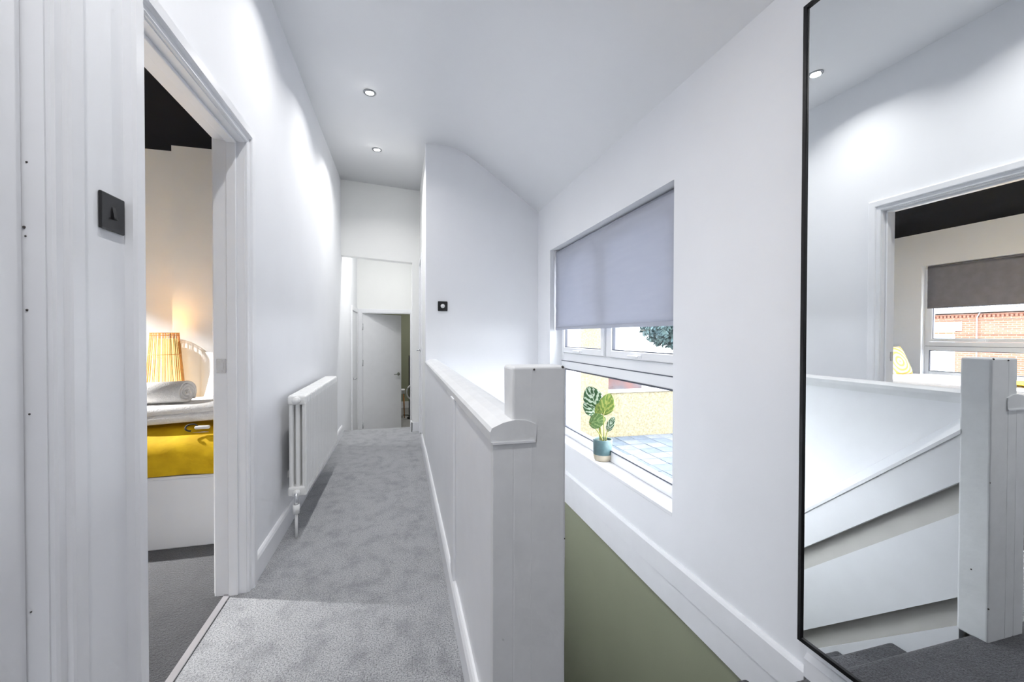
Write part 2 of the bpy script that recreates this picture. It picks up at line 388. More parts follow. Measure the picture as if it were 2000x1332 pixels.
d1 = st(empty('door_1', (XL, (O1a + O1b) / 2, ZL), None, None), 'closed white door at the left edge beside the black light switch', 'door')
lining(d1, O1a, O1b, ZH, XB, XL, None, ZL); architrave(d1, O1a, O1b, ZH, XL, 1, z0=ZL)
box('door_leaf', XL - 0.073, XL - 0.033, O1a + 0.003, O1b - 0.003, ZL + 0.006, ZH - 0.004, 'trim', d1, 0.002)
for cx, cz, cs in ((-0.694, 1.48, 0.0022), (-0.699, 1.355, 0.003), (-0.697, 1.338, 0.002), (-0.696, 1.196, 0.0025), (-0.694, 0.995, 0.0022), (-0.695, 0.61, 0.002)):
    bm = bmesh.new(); bmesh.ops.create_icosphere(bm, subdivisions=1, radius=cs); bmesh.ops.translate(bm, verts=bm.verts[:], vec=(cx, O1b, cz)); make('paint_chip', bm, 'chip', d1)
lever(d1, (XL - 0.033, O1a + 0.08, 1.0), (0, 1, 0), (1, 0, 0))
d2 = st(empty('door_2', (XL, (O2a + O2b) / 2, 0), None, None), 'white bedroom door frame with moulded casing, standing open', 'door frame')
lining(d2, O2a, O2b, ZH, XB, XL, (XL - 0.068, XL - 0.030)); architrave(d2, O2a, O2b, ZH, XL, 1); architrave(d2, O2a, O2b, ZH, XB, -1)
bm = bmesh.new(); add_box(bm, -0.779, -0.742, O2b - 0.0025, O2b, 0.985, 1.045, 0.001); add_box(bm, -0.766, -0.752, O2b - 0.004, O2b, 1.0, 1.03)
add_cyl(bm, (-0.76, O2b, 1.038), (-0.76, O2b - 0.004, 1.038), 0.004, n=8); add_cyl(bm, (-0.76, O2b, 0.992), (-0.76, O2b - 0.004, 0.992), 0.004, n=8)
make('strike_plate', bm, 'chrome', d2)
# open bedroom door leaf, swung into the bedroom against the near side
bm = bmesh.new(); add_box(bm, XB - 0.76, XB - 0.012, O2a - 0.05, O2a - 0.01, 0.008, ZH - 0.004, 0.002)
make('door_leaf', bm, 'trim', d2)

# skirtings
def skirt_profile(x, sgn, h, t=0.018, z0=0.0):
    return [(x, z0), (x + sgn * t, z0), (x + sgn * t, z0 + h - 0.02), (x + sgn * t * 0.75, z0 + h - 0.006), (x + sgn * t * 0.4, z0 + h), (x, z0 + h)]
st(prism('baseboard_left', skirt_profile(XL, 1, 0.115), 2.172, 5.16, 'y', 'trim'), 'white skirting board under the radiator on the left wall', 'skirting board')
st(prism('baseboard_left_near', skirt_profile(XL, 1, 0.115), O1b + 0.077, O2a - 0.077, 'y', 'trim'), 'short white skirting below the black light switch', 'skirting board')

# right wall with window opening
WY0, WY1, WZ0, WZ1 = 1.787, 3.55, 0.2754, 1.918
WX = W + 0.30
st(boxes('wall_right', [(W, WX, -1.2, WY0, -0.2, 3.1), (W, WX, WY1, 4.1, -0.2, 3.1), (W, WX, WY0, WY1, -0.2, WZ0), (W, WX, WY0, WY1, WZ1, 3.1)], 'wall'),
   'white right-hand wall around the window and the tall mirror', 'wall')
st(box('wall_stair_right', W + 0.008, WX, -1.2, 4.1, -3.0, -0.2, 'olive'), 'olive green stairwell wall below the white window wall', 'wall')
# horizontal skirting bands on the right wall
st(prism('baseboard_right', [(W, -0.066), (W - 0.016, -0.066), (W - 0.016, 0.040), (W - 0.011, 0.050), (W - 0.006, 0.056), (W, 0.056)], 1.071, YF, 'y', 'trim'),
   'white skirting running below the window beside the stairwell', 'skirting board')
st(prism('trim_1', [(W, -0.2), (W - 0.006, -0.2), (W - 0.010, -0.196), (W - 0.010, -0.072), (W - 0.004, -0.066), (W, -0.066)], 1.0, YF, 'y', 'trim'),
   'white fascia board along the top of the olive stairwell wall', 'trim board')
st(prism('baseboard_landing', [(W, ZL), (W - 0.020, ZL), (W - 0.020, 0.095), (W - 0.012, 0.105), (W - 0.006, 0.112), (W, 0.112)], -1.2, 1.068, 'y', 'trim'),
   'white landing skirting under the mirror, stepping up at the stair head', 'skirting board')

# thermostat wall and corridor wall beyond
st(boxes('wall_end', [(XP, WX, YF, YF + 0.12, -3.0, 3.1)], 'wall'), 'white end wall of the stairwell carrying the thermostat', 'wall')
CY0, CY1 = 4.56, 5.06
st(boxes('wall_corridor_right', [(XP, XP + 0.1, YF + 0.12, CY0, -0.2, 3.1), (XP, XP + 0.1, CY1, 7.0, -0.6, 3.1), (XP, XP + 0.1, CY0, CY1, 2.0, 3.1)], 'wall_cream'),
   'narrow white wall with the cupboard door at the end of the hallway', 'wall')
# lintel wall with its slightly sloping soffit
bm = bmesh.new()
add_prism(bm, [(XL, 2.077), (0.131, 2.026), (0.131, 0.0), (XP, 0.0), (XP, 3.1), (XL, 3.1)], YB, YB + 0.13, 'y')
st(make('wall_lintel', bm, 'wall_cream'), 'cream white cross wall above the opening at the end of the hallway', 'wall')
st(boxes('baseboard_end', [(0.122, XP, YB - 0.018, YB, 0, 0.11), (0.113, 0.131, YB - 0.018, YB + 0.13, 0, 0.11)], 'trim'), 'short white skirting wrapping the right side of the far opening', 'skirting board')
st(prism('baseboard_cupboard', skirt_profile(XP, -1, 0.115), YF, CY0 - 0.05, 'y', 'trim'), 'white skirting before the cupboard door', 'skirting board')

# cupboard door
d5 = st(empty('door_5', (XP, (CY0 + CY1) / 2, 0), None, None), 'narrow white cupboard door beside the thermostat wall', 'door')
box('door_leaf', XP + 0.002, XP + 0.04, CY0 + 0.025, CY1 - 0.025, 0.006, 1.975, 'trim', d5, 0.002)
for yy in ((CY0 - 0.03, CY0 + 0.022), (CY1 - 0.022, CY1 + 0.03)):
    box('architrave_leg', XP - 0.014, XP + 0.06, yy[0], yy[1], 0, 2.03, 'trim', d5, 0.004)
box('architrave_head', XP - 0.014, XP + 0.06, CY0 + 0.022, CY1 - 0.022, 1.978, 2.03, 'trim', d5, 0.004)
for z in (0.283, 1.418, 1.785):
    bm = bmesh.new(); add_cyl(bm, (XP - 0.008, CY0 + 0.028, z - 0.045), (XP - 0.008, CY0 + 0.028, z + 0.045), 0.007, n=10); make('hinge', bm, 'chrome', d5, True)
lever(d5, (XP + 0.002, CY1 - 0.09, 0.985), (0, -1, 0), (-1, 0, 0))

# ceiling: flat over the corridor, curving into a slope over the stairs
prof = [(XL - 0.12, 2.951), (XL, 2.9435), (-0.2, 2.914), (0.1, 2.895), (0.226, 2.892), (0.33, 2.896), (0.42, 2.893), (0.50, 2.876), (0.586, 2.842), (0.682, 2.783), (0.82, 2.69), (0.979, 2.575), (1.14, 2.465), (W, 2.354), (W + 0.1, 2.28)]
bm = bmesh.new()
A = [bm.verts.new((x, -1.2, z)) for x, z in prof]; B = [bm.verts.new((x, 5.3, z)) for x, z in prof]
for i in range(len(prof) - 1): bm.faces.new((A[i], A[i + 1], B[i + 1], B[i]))
ceil = st(make('ceiling', bm, 'ceil', None, True), 'white hallway ceiling sloping down over the stairs', 'ceiling')
sd = ceil.modifiers.new('thickness', 'SOLIDIFY'); sd.thickness = 0.06; sd.offset = 1.0
# closing wall behind the camera and roof void
st(box('wall_behind', XB, WX, -1.3, -1.2, -3.0, 3.2, 'wall'), 'white wall behind the camera', 'wall')
st(box('ceiling_roof', -6.1, WX, -1.3, 7.3, 3.1, 3.2, 'ceil'), 'roof deck closing the house above the ceilings', 'roof')
# stairwell lower enclosure
st(boxes('wall_stair_left', [(XP + 0.02, 0.325, 1.0, YF, -3.0, -0.02)], 'backing'), 'stairwell side wall under the balustrade', 'wall')
st(box('floor_downstairs', XP, WX, -1.2, 4.0, -3.1, -3.0, 'greyfloor'), 'ground floor far below the stairs', 'floor')

# far lobby
st(boxes('wall_far', [(XL, -0.607, 7.0, 7.1, -0.6, 3.1), (0.165, XP + 0.1, 7.0, 7.1, -0.6, 3.1), (-0.607, 0.165, 7.0, 7.1, 1.525, 3.1)], 'wall_cream'), 'cream wall above the far white door', 'wall')
st(box('ceiling_lobby', XB, XP + 0.1, 5.29, 7.1, 2.7, 2.78, 'ceil'), 'white lobby ceiling beyond the far opening', 'ceiling')
d3 = st(empty('door_3', (-0.587, 7.0, -0.45), None, None), 'white flush door ajar at the far end of the hallway', 'door')
for a in ((-0.607, -0.587), (0.145, 0.165)): box('door_lining', a[0], a[1], 6.99, 7.11, -0.45, 1.525, 'trim', d3)
box('door_lining', -0.587, 0.145, 6.99, 7.11, 1.505, 1.525, 'trim', d3)
box('architrave_leg', -0.655, -0.597, 6.982, 7.0, -0.45, 1.575, 'trim', d3, 0.004); box('architrave_leg', 0.155, 0.213, 6.982, 7.0, -0.45, 1.575, 'trim', d3, 0.004)
box('architrave_head', -0.597, 0.155, 6.982, 7.0, 1.515, 1.575, 'trim', d3, 0.004)
ang = math.atan2(0.43, 0.596); Rz = Matrix.Rotation(ang, 4, 'Z'); Tm = Matrix.Translation((-0.585, 7.005, 0))
def rotated(name, fn, m, parent, mtx):
    bm = bmesh.new(); fn(bm); bmesh.ops.transform(bm, matrix=mtx, verts=bm.verts[:]); return make(name, bm, m, parent)
lf = rotated('door_leaf', lambda b: add_box(b, 0.003, 0.728, 0.0, 0.04, -0.444, 1.501, 0.002), 'trim', d3, Tm @ Rz)
def _lev(b):
    add_cyl(b, (0.665, 0, 0.5), (0.665, -0.008, 0.5), 0.026, n=20); add_cyl(b, (0.665, 0, 0.5), (0.665, -0.05, 0.5), 0.008, n=10)
    add_tube(b, [(0.665, -0.046, 0.5), (0.61, -0.05, 0.5), (0.55, -0.046, 0.5)], [0.009, 0.0085, 0.007], 10)
rotated('handle', _lev, 'chrome', lf, Tm @ Rz)
for z in (1.29, 0.72, -0.27):
    bm = bmesh.new(); add_cyl(bm, (-0.583, 6.992, z - 0.05), (-0.583, 6.992, z + 0.05), 0.008, n=10); make('hinge', bm, 'chrome', d3, True)
d4 = st(empty('door_4', (XL, 6.6, -0.45), None, None), 'white side door on the left of the far lobby', 'door')
box('door_leaf', XL + 0.001, XL + 0.006, 6.22, 6.93, -0.444, 1.50, 'trim', d4)
box('architrave_leg', XL, XL + 0.02, 6.14, 6.21, -0.45, 1.57, 'trim', d4, 0.004); box('architrave_leg', XL, XL + 0.02, 6.935, 6.981, -0.45, 1.57, 'trim', d4, 0.004)
box('architrave_head', XL, XL + 0.02, 6.21, 6.935, 1.505, 1.57, 'trim', d4, 0.004)
lever(d4, (XL + 0.006, 6.30, 0.54), (0, 1, 0), (1, 0, 0))

# room beyond the far door
st(boxes('wall_far_room', [(-2.0, 1.6, 9.6, 9.7, -0.6, 2.4), (-2.1, -2.0, 7.1, 9.7, -0.6, 2.4), (1.6, 1.7, 7.1, 9.7, -0.6, 2.4), (-2.0, XL, 7.0, 7.1, -0.6, 2.4), (XP + 0.1, 1.6, 7.0, 7.1, -0.6, 2.4)], 'olive'), 'olive green walls of the room seen past the far door', 'wall')
st(box('floor_far_room', -2.0, 1.6, 7.0, 9.7, -0.6, -0.45, 'greyfloor'), 'grey floor of the room past the far door', 'floor')
st(box('ceiling_far_room', -2.1, 1.7, 7.1, 9.7, 2.4, 2.5, 'ceil'), 'ceiling of the room past the far door', 'ceiling')
st(box('baseboard_far_room', -2.0, 1.6, 9.58, 9.6, -0.45, -0.31, 'trim'), 'white skirting of the room past the far door', 'skirting board')

# bedroom shell
BX, BYn, BZ = -5.8, 0.2, 2.85
BW0, BW1, BWZ0, BWZ1 = 1.95, 4.93, 0.52, 2.31  # window extended past its visible part to let in more daylight
st(boxes('wall_bedroom_far', [(-3.3, -1.985, 4.56, 4.7, 0, 3.0), (-1.985, XB, 4.42, 4.7, 0, 3.0), (-5.9, -3.3, 5.5, 5.6, 0, 3.0), (-3.3, -3.2, 4.7, 5.6, 0, 3.0)], mat('bedroom_wall_paint', (0.78, 0.785, 0.795, 1), 0.8, var=0.02, bump=0.03, bscale=30)), 'soft white bedroom wall behind the rattan lamp', 'wall')
st(boxes('wall_bedroom_window', [(BX - 0.3, BX, BYn, BW0, 0, 3.0), (BX - 0.3, BX, BW1, 5.6, 0, 3.0), (BX - 0.3, BX, BW0, BW1, 0, BWZ0), (BX - 0.3, BX, BW0, BW1, BWZ1, 3.0)], 'wall'), 'bedroom window wall seen in the mirror', 'wall')
st(box('wall_bedroom_near', -5.9, XB, BYn - 0.1, BYn, 0, 3.0, 'wall'), 'bedroom wall on the near side', 'wall')
st(box('ceiling_bedroom', -5.9, XB, BYn, 5.6, BZ, BZ + 0.1, 'bed_ceiling'), 'near black painted bedroom ceiling', 'ceiling')

# ------------------------------------------------------------------ windows
def window(name, xf, dirn, y0, y1, z0, z1, ztr, label):
    """upvc window: frame front face at xf, room lies towards -dirn; two top casements over one fixed pane"""
    w = st(empty(name, (xf, (y0 + y1) / 2, z0), None, None), label, 'window')
    s = dirn; fw = 0.06; X = lambda a, b: (min(xf + s * a, xf + s * b), max(xf + s * a, xf + s * b))
    a, b = X(0, 0.065)
    for (ya, yb, za, zb) in ((y0, y0 + fw, z0, z1), (y1 - fw, y1, z0, z1), (y0 + fw, y1 - fw, z0, z0 + 0.075), (y0 + fw, y1 - fw, z1 - fw, z1)):
        box('frame_bar', a, b, ya, yb, za, zb, 'upvc', w, 0.006)
    box('transom', a, b, y0 + fw, y1 - fw, ztr - 0.07, ztr + 0.07, 'upvc', w, 0.006)
    ym = (y0 + y1) / 2
    box('mullion', a, b, ym - 0.03, ym + 0.03, ztr + 0.07, z1 - fw, 'upvc', w, 0.006)
    a2, b2 = X(-0.003, 0.001)
    box('transom_joint', a2, b2, y0 + 0.01, y1 - 0.01, ztr - 0.003, ztr + 0.003, 'gasket', w)
    # casements
    for ya, yb in ((y0 + fw, ym - 0.03), (ym + 0.03, y1 - fw)):
        za, zb = ztr + 0.07, z1 - fw; c = 0.05
        ca, cb = X(-0.018, 0.05)
        cs = empty('casement', (xf, ya, za), None, None); cs.parent = w; cs.location = Vector((xf, ya, za)) - wloc(w)
        bm = bmesh.new()
        add_box(bm, ca, cb, ya + 0.003, ya + c, za + 0.003, zb - 0.003, 0.006); add_box(bm, ca, cb, yb - c, yb - 0.003, za + 0.003, zb - 0.003, 0.006)
        add_box(bm, ca, cb, ya + c - 0.006, yb - c + 0.006, za + 0.003, za + c, 0.006); add_box(bm, ca, cb, ya + c - 0.006, yb - c + 0.006, zb - c, zb - 0.003, 0.006)
        make('sash', bm, 'upvc', cs)
        ga, gb = X(-0.008, 0.012)
        boxes('gasket', [(ga, gb, ya + c, ya + c + 0.006, za + c, zb - c), (ga, gb, yb - c - 0.006, yb - c, za + c, zb - c), (ga, gb, ya + c, yb - c, za + c, za + c + 0.006)], 'gasket', cs)
        ha, hb = X(0.003, 0.008); box('pane', ha, hb, ya + c, yb - c, za + c, zb - c, 'glass', cs)
        yc = (ya + yb) / 2; h0 = X(-0.03, -0.018)
        bm = bmesh.new(); add_box(bm, h0[0], h0[1], yc - 0.03, yc + 0.03, za + 0.012, za + 0.034, 0.003)
        h1 = X(-0.05, -0.03); add_box(bm, h1[0], h1[1], yc - 0.012, yc + 0.085, za + 0.016, za + 0.030, 0.004)
        make('handle', bm, 'upvc', cs)
    ga, gb = X(0.004, 0.02)
    zt, zb = ztr - 0.07, z0 + 0.075
    boxes('gasket', [(ga - 0.008, gb, y0 + fw, y0 + fw + 0.008, zb, zt), (ga - 0.008, gb, y1 - fw - 0.008, y1 - fw, zb, zt), (ga - 0.008, gb, y0 + fw, y1 - fw, zb, zb + 0.008), (ga - 0.008, gb, y0 + fw, y1 - fw, zt - 0.007, zt)], 'gasket', w)
    ha, hb = X(0.012, 0.018); box('pane', ha, hb, y0 + fw, y1 - fw, zb, zt, 'glass', w)
    return w
w1 = window('window_1', W + 0.11, 1, WY0, WY1, WZ0, WZ1, 0.932, 'white framed hallway window overlooking the back yard')
box('window_sill', W - 0.002, W + 0.11, WY0, WY1, WZ0 - 0.02, WZ0 + 0.003, 'trim', w1, 0.004)
w2 = window('window_2', BX - 0.09, -1, BW0, BW1, BWZ0, BWZ1, 1.0, 'bedroom window reflected in the mirror, facing brick houses')
box('window_sill', BX - 0.09, BX + 0.02, BW0, BW1, BWZ0 - 0.02, BWZ0 + 0.003, 'trim', w2, 0.004)

def roller_blind(name, x, y0, y1, ztop, zbot, m, label, sgn):
    e = empty(name, (x, (y0 + y1) / 2, zbot), label, 'roller blind')
    bm = bmesh.new()
    n = 24; k = 16
    rows = [[bm.verts.new((x + sgn * 0.004 * noise.noise(Vector((y0 + (y1 - y0) * j / n, i * 0.35, 0)) * 2.0), y0 + (y1 - y0) * j / n, ztop - 0.03 - (ztop - 0.03 - zbot) * i / k)) for j in range(n + 1)] for i in range(k + 1)]
    for a, b in zip(rows, rows[1:]):
        for j in range(n): bm.faces.new((a[j], a[j + 1], b[j + 1], b[j]))
    f = make('fabric', bm, m, e, True); so = f.modifiers.new('thickness', 'SOLIDIFY'); so.thickness = 0.001
    bm = bmesh.new(); add_cyl(bm, (x + sgn * 0.02, y0, ztop - 0.03), (x + sgn * 0.02, y1, ztop - 0.03), 0.021, n=20); make('roller_tube', bm, m, e, True)
    box('bottom_bar', x - 0.005, x + 0.005, y0, y1, zbot - 0.008, zbot + 0.016, m, e, 0.003)
    for y in (y0 - 0.012, y1 + 0.002): box('bracket', x - 0.01, x + 0.04, y, y + 0.010, ztop - 0.06, ztop, 'upvc', e, 0.002)
    return e
roller_blind('roller_blind', 1.345, WY0 + 0.016, WY1 - 0.022, WZ1, 1.211, 'blind', 'pale grey roller blind half lowered over the hallway window', 1)
roller_blind('roller_blind', BX - 0.035, BW0 + 0.03, BW1 - 0.065, BWZ1, 1.618, 'blind_grey', 'charcoal roller blind over the bedroom window in the mirror', -1)

# ------------------------------------------------------------------ balustrade along the landing
PX0, PX1, PY0, PY1, PZ = 0.270, 0.4144, 1.012, 1.101, 1.070
bal = empty('landing_balustrade', (0.32, 1.05, 0), 'white boarded landing balustrade ending in a square newel post', 'balustrade')
bm = bmesh.new()
add_box(bm, PX0, PX1, PY0, PY1, ZL - 0.005, PZ, 0.007, 3)
bmesh.ops.subdivide_edges(bm, edges=[e for e in bm.edges if abs(e.verts[0].co.z - e.verts[1].co.z) > 0.5], cuts=40)
for v in bm.verts:
    if v.co.z > PZ - 0.012: v.co.z += 0.006 * (1 - ((v.co.x - 0.342) / 0.072) ** 2)
    v.co += Vector((noise.noise(v.co * 9), noise.noise(v.co * 9 + Vector((3, 0, 0))), 0)) * 0.0012
newel = make('newel_post', bm, 'post', bal, False)
# face seam running down the post, and paint chips
box('seam', 0.3200, 0.3220, PY0 - 0.0005, PY0 + 0.002, ZL, PZ - 0.004, 'post', newel)
for cx, cy, cz, s in ((0.327, PY0 - 0.001, 1.063, 0.003), (0.405, PY0 + 0.001, 1.068, 0.004), (0.412, PY0 + 0.001, 0.62, 0.002), (0.4145, 1.06, 0.28, 0.003), (0.413, PY0, 0.16, 0.003)):
    bm = bmesh.new(); bmesh.ops.create_icosphere(bm, subdivisions=1, radius=s); bmesh.ops.translate(bm, verts=bm.verts[:], vec=(cx, cy, cz)); make('paint_chip', bm, 'chip', newel)
# partition panels (two boards either side of a batten) with end board
RX1 = 0.325
box('panel', XP, RX1 - 0.004, 1.80, YF, 0.0, 0.886, 'trim', bal)
box('panel', XP + 0.001, RX1 - 0.004, PY0 + 0.028, 1.80, 0.0, 0.886, 'trim', bal)
box('end_board', XP, PX0 + 0.004, PY0, PY0 + 0.028, ZL, 0.878, 'post', bal, 0.002)
box('batten', XP - 0.011, XP + 0.002, 1.745, 1.842, 0.118, 0.886, 'trim', bal, 0.004)
# handrail capping
cp = [(XP - 0.006, 0.884), (XP - 0.008, 0.910), (XP - 0.003, 0.920), (0.245, 0.932), (0.275, 0.938), (0.305, 0.936), (0.330, 0.926), (0.333, 0.910), (0.331, 0.884)]
prism('handrail_cap', cp, PY0 - 0.004, YF, 'y', 'post', bal)
prism('cap_bead', [(XP - 0.003, 0.879), (XP - 0.003, 0.8845), (0.330, 0.8845), (0.330, 0.879)], PY0 - 0.006, YF, 'y', 'trim', bal)
bb = prism('skirting', [(XP + 0.002, 0), (XP - 0.018, 0), (XP - 0.018, 0.10), (XP - 0.012, 0.115), (XP - 0.006, 0.122), (XP + 0.002, 0.122)], 1.075, YF, 'y', 'trim', bal)
# sloping boards on the stair side
SL = -(0.783 - 0.219) / (1.735 - 1.101)
def zline(z_at, y): return z_at + SL * (y - 1.10)
def slope_board(name, zt, zb, x0, x1, m, y0=1.095, y1=3.6, ch=0.0):
    bm = bmesh.new()
    pr = [(x0, 0), (x1, 0), (x1, 1), (x0, 1)]
    q = []
    for y in (y0, y1):
        a, b = zline(zb, y), zline(zt, y)
        q.append([bm.verts.new((x0, y, a)), bm.verts.new((x1, y, a)), bm.verts.new((x1, y, b)), bm.verts.new((x0, y, b + ch))])
    for i in range(4): bm.faces.new((q[0][i], q[0][(i + 1) % 4], q[1][(i + 1) % 4], q[1][i]))
    bm.faces.new(q[0][::-1]); bm.faces.new(q[1])
    return make(name, bm, m, bal)
slope_board('sloping_cap', 0.792, 0.776, RX1, 0.418, 'trim', ch=0.074)
slope_board('sloping_board', 0.776, 0.593, 0.385, 0.411, 'trim')
slope_board('sloping_board', 0.474, 0.150, 0.385, 0.411, 'trim')
slope_board('sloping_board', 0.040, -0.30, 0.385, 0.411, 'trim')
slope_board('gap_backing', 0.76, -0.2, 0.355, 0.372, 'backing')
# ------------------------------------------------------------------ staircase
stc = empty('staircase', (0.85, 1.07, -0.2), 'carpeted stairs dropping away between the balustrade and olive wall', 'stairs')
RISE, GO = 0.205, 0.23
for i in range(1, 13):
    zt = ZL - RISE * i; ya = 1.07 + GO * (i - 1)
    bm = bmesh.new(); add_box(bm, 0.418, W - 0.002, ya - 0.005, ya + GO + 0.018, zt - 0.04, zt, 0.017, 4)
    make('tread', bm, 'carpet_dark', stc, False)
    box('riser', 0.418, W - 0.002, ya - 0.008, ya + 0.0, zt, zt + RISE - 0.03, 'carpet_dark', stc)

# ------------------------------------------------------------------ mirror
mir = empty('wall_mirror', (WM, 0.65, 0.175), 'tall mirror in a thin black frame on the right wall', 'mirror')
MY0, MY1, MZ0, MZ1, fw = 0.25, 1.054, 0.175, 2.191, 0.0125
for nm, a in (('frame_bar', (MY0, MY0 + fw, MZ0, MZ1)), ('frame_bar', (MY1 - fw, MY1, MZ0, MZ1)), ('frame_bar', (MY0 + fw, MY1 - fw, MZ0, MZ0 + fw)), ('frame_bar', (MY0 + fw, MY1 - fw, MZ1 - fw, MZ1))):
    box(nm, WM - 0.006, W - 0.001, *a, 'frame_black', mir, 0.001)
box('mirror_glass', WM, WM + 0.006, MY0 + fw, MY1 - fw, MZ0 + fw, MZ1 - fw, 'mirror', mir)
box('backboard', WM + 0.006, W - 0.004, MY0 + fw, MY1 - fw, MZ0 + fw, MZ1 - fw, 'black', mir)

# ------------------------------------------------------------------ radiator
RY0, RY1, RZ0, RZ1, RXf = 2.62, 3.83, 0.225, 0.806, -0.525
rad = empty('radiator', (RXf - 0.05, (RY0 + RY1) / 2, 0), 'long white three column radiator on the left wall', 'radiator')
N = 26; pitch = (RY1 - RY0) / N; tmpl = None
def section_bm(y):
    bm = bmesh.new(); h = pitch * 0.5
    cols = (RXf - 0.016, RXf - 0.05, RXf - 0.084)
    for cx in cols:
        add_cyl(bm, (cx, y, RZ0 + 0.03), (cx, y, RZ1 - 0.03), 0.0125, n=12, cap=False)
    for za, zb in ((RZ0, RZ0 + 0.055), (RZ1 - 0.055, RZ1)):
        add_box(bm, RXf - 0.1, RXf, y - h + 0.001, y + h - 0.001, za, zb, 0.012, 3)
    add_box(bm, RXf - 0.011, RXf - 0.001, y - h + 0.0012, y + h - 0.0012, RZ0 + 0.045, RZ1 - 0.045, 0.002)
    return bm
for i in range(N):
    y = RY0 + pitch * (i + 0.5)
    if tmpl is None: tmpl = make('section', section_bm(y), 'radiator', rad, False); base_loc = Vector(tmpl.location); y_first = y
    else:
        o = tmpl.copy(); COL.objects.link(o); o.parent = rad; o.location = base_loc + Vector((0, y - y_first, 0))
for yv in (RY0 + 0.012,):
    bm = bmesh.new(); cx = RXf - 0.05
    add_cyl(bm, (cx, RY0 - 0.03, RZ0 + 0.027), (cx, RY0 + 0.01, RZ0 + 0.027), 0.020, n=16); va = make('bush', bm, 'radiator', rad, True)
    bm = bmesh.new(); add_cyl(bm, (cx, RY0 - 0.03, RZ1 - 0.027), (cx, RY0 + 0.01, RZ1 - 0.027), 0.021, n=16); make('blanking_plug', bm, 'radiator', rad, True)
    bm = bmesh.new(); add_cyl(bm, (cx, RY0 - 0.022, RZ0 - 0.04), (cx, RY0 - 0.022, RZ0 + 0.03), 0.012, n=14); vb = make('valve', bm, 'chrome', rad, True)
    bm = bmesh.new(); add_cyl(bm, (cx, RY0 - 0.022, RZ0 - 0.085), (cx, RY0 - 0.022, RZ0 - 0.035), 0.018, n=16); add_cyl(bm, (cx, RY0 - 0.022, 0.0), (cx, RY0 - 0.022, RZ0 - 0.08), 0.008, n=10); make('valve_cap', bm, 'radiator', vb, True)
for y in (RY0 + 0.2, RY1 - 0.2): box('bracket', XL + 0.0005, RXf - 0.075, y - 0.02, y + 0.02, RZ0 + 0.06, RZ0 + 0.1, 'radiator', rad)

# ------------------------------------------------------------------ switch, thermostat
sw = empty('light_switch', (XL, 1.2085, 1.394), 'matt black light switch plate on the left wall', 'light switch')
box('plate', XL, XL + 0.007, 1.1655, 1.2515, 1.394, 1.480, 'black', sw, 0.003, 3)
bm = bmesh.new(); add_prism(bm, [(XL + 0.007, 1.423), (XL + 0.012, 1.423), (XL + 0.0075, 1.451), (XL + 0.007, 1.451)], 1.2025, 1.2145, 'y'); make('rocker', bm, 'black', sw)
th = empty('thermostat', (0.371, YF, 1.377), 'small square black thermostat on the white end wall', 'thermostat')
box('plate', 0.327, 0.415, YF - 0.012, YF, 1.377, 1.467, 'black', th, 0.006, 3)
bm = bmesh.new(); add_cyl(bm, (0.371, YF - 0.019, 1.423), (0.371, YF - 0.010, 1.423), 0.019, n=24); make('dial', bm, 'upvc', th, True)

# ------------------------------------------------------------------ downlights
def zceil(x):
    for (xa, za), (xb, zb) in zip(prof, prof[1:]):
        if xa <= x <= xb: return za + (zb - za) * (x - xa) / (xb - xa)
def downlight(x, y, z, label, power, group='recessed ceiling downlights', tint=(1, 0.985, 0.97), spread=140):
    e = empty('downlight', (x, y, z), label, 'downlight', group)
    bm = bmesh.new(); add_lathe(bm, [(0.026, z + 0.006), (0.028, z - 0.001), (0.032, z - 0.005), (0.041, z - 0.005), (0.045, z - 0.001), (0.045, z + 0.004)], (x, y), 32); make('trim_ring', bm, 'chrome_dark', e, True)
    bm = bmesh.new(); add_lathe(bm, [(0.0, z - 0.004), (0.027, z - 0.003), (0.027, z + 0.001)], (x, y), 24); make('lens', bm, 'lamp_disc', e, True)
    l = bpy.data.lights.new('downlight_beam', 'AREA'); l.shape = 'DISK'; l.size = 0.06; l.energy = power; l.color = tint; l.spread = math.radians(spread)
    o = bpy.data.objects.new('downlight_beam', l); COL.objects.link(o); o.parent = e; o.location = (0, 0, -0.008)
for y, lb in ((4.18, 'round recessed downlight nearest the end of the hallway'), (3.22, 'round recessed downlight above the radiator'), (2.21, 'round recessed downlight shown in the mirror near its frame'), (1.22, 'round recessed downlight overhead near the camera')):
    downlight(-0.217, y, zceil(-0.217) - 0.003, lb, DOWNLIGHT_W * (1.5 if y > 4 else 1.0))
downlight(-0.217, 0.2, zceil(-0.217) - 0.003, 'added fill downlight out of view behind the camera on the left', 5.6, spread=150)  # lamp added out of view as fill for the near left side
downlight(0.35, -0.6, zceil(0.35) - 0.003, 'added fill downlight out of view behind the camera on the right', 0.7, spread=160)  # weak fill lamp added behind the camera, no fitting seen there
downlight(-0.22, 5.50, 2.70, 'added unseen downlight in the lobby ceiling', 5.5, spread=160)  # unseen lamp added to brighten the lobby and far door
downlight(-3.4, 3.0, 2.85, 'added unseen downlight in the dark bedroom ceiling', 165.0, spread=106)  # strong lamp added out of view to brighten the bedroom
downlight(0.3, 8.4, 2.40, 'added unseen downlight in the room past the far door', 7.0)  # unseen lamp added to light the far room

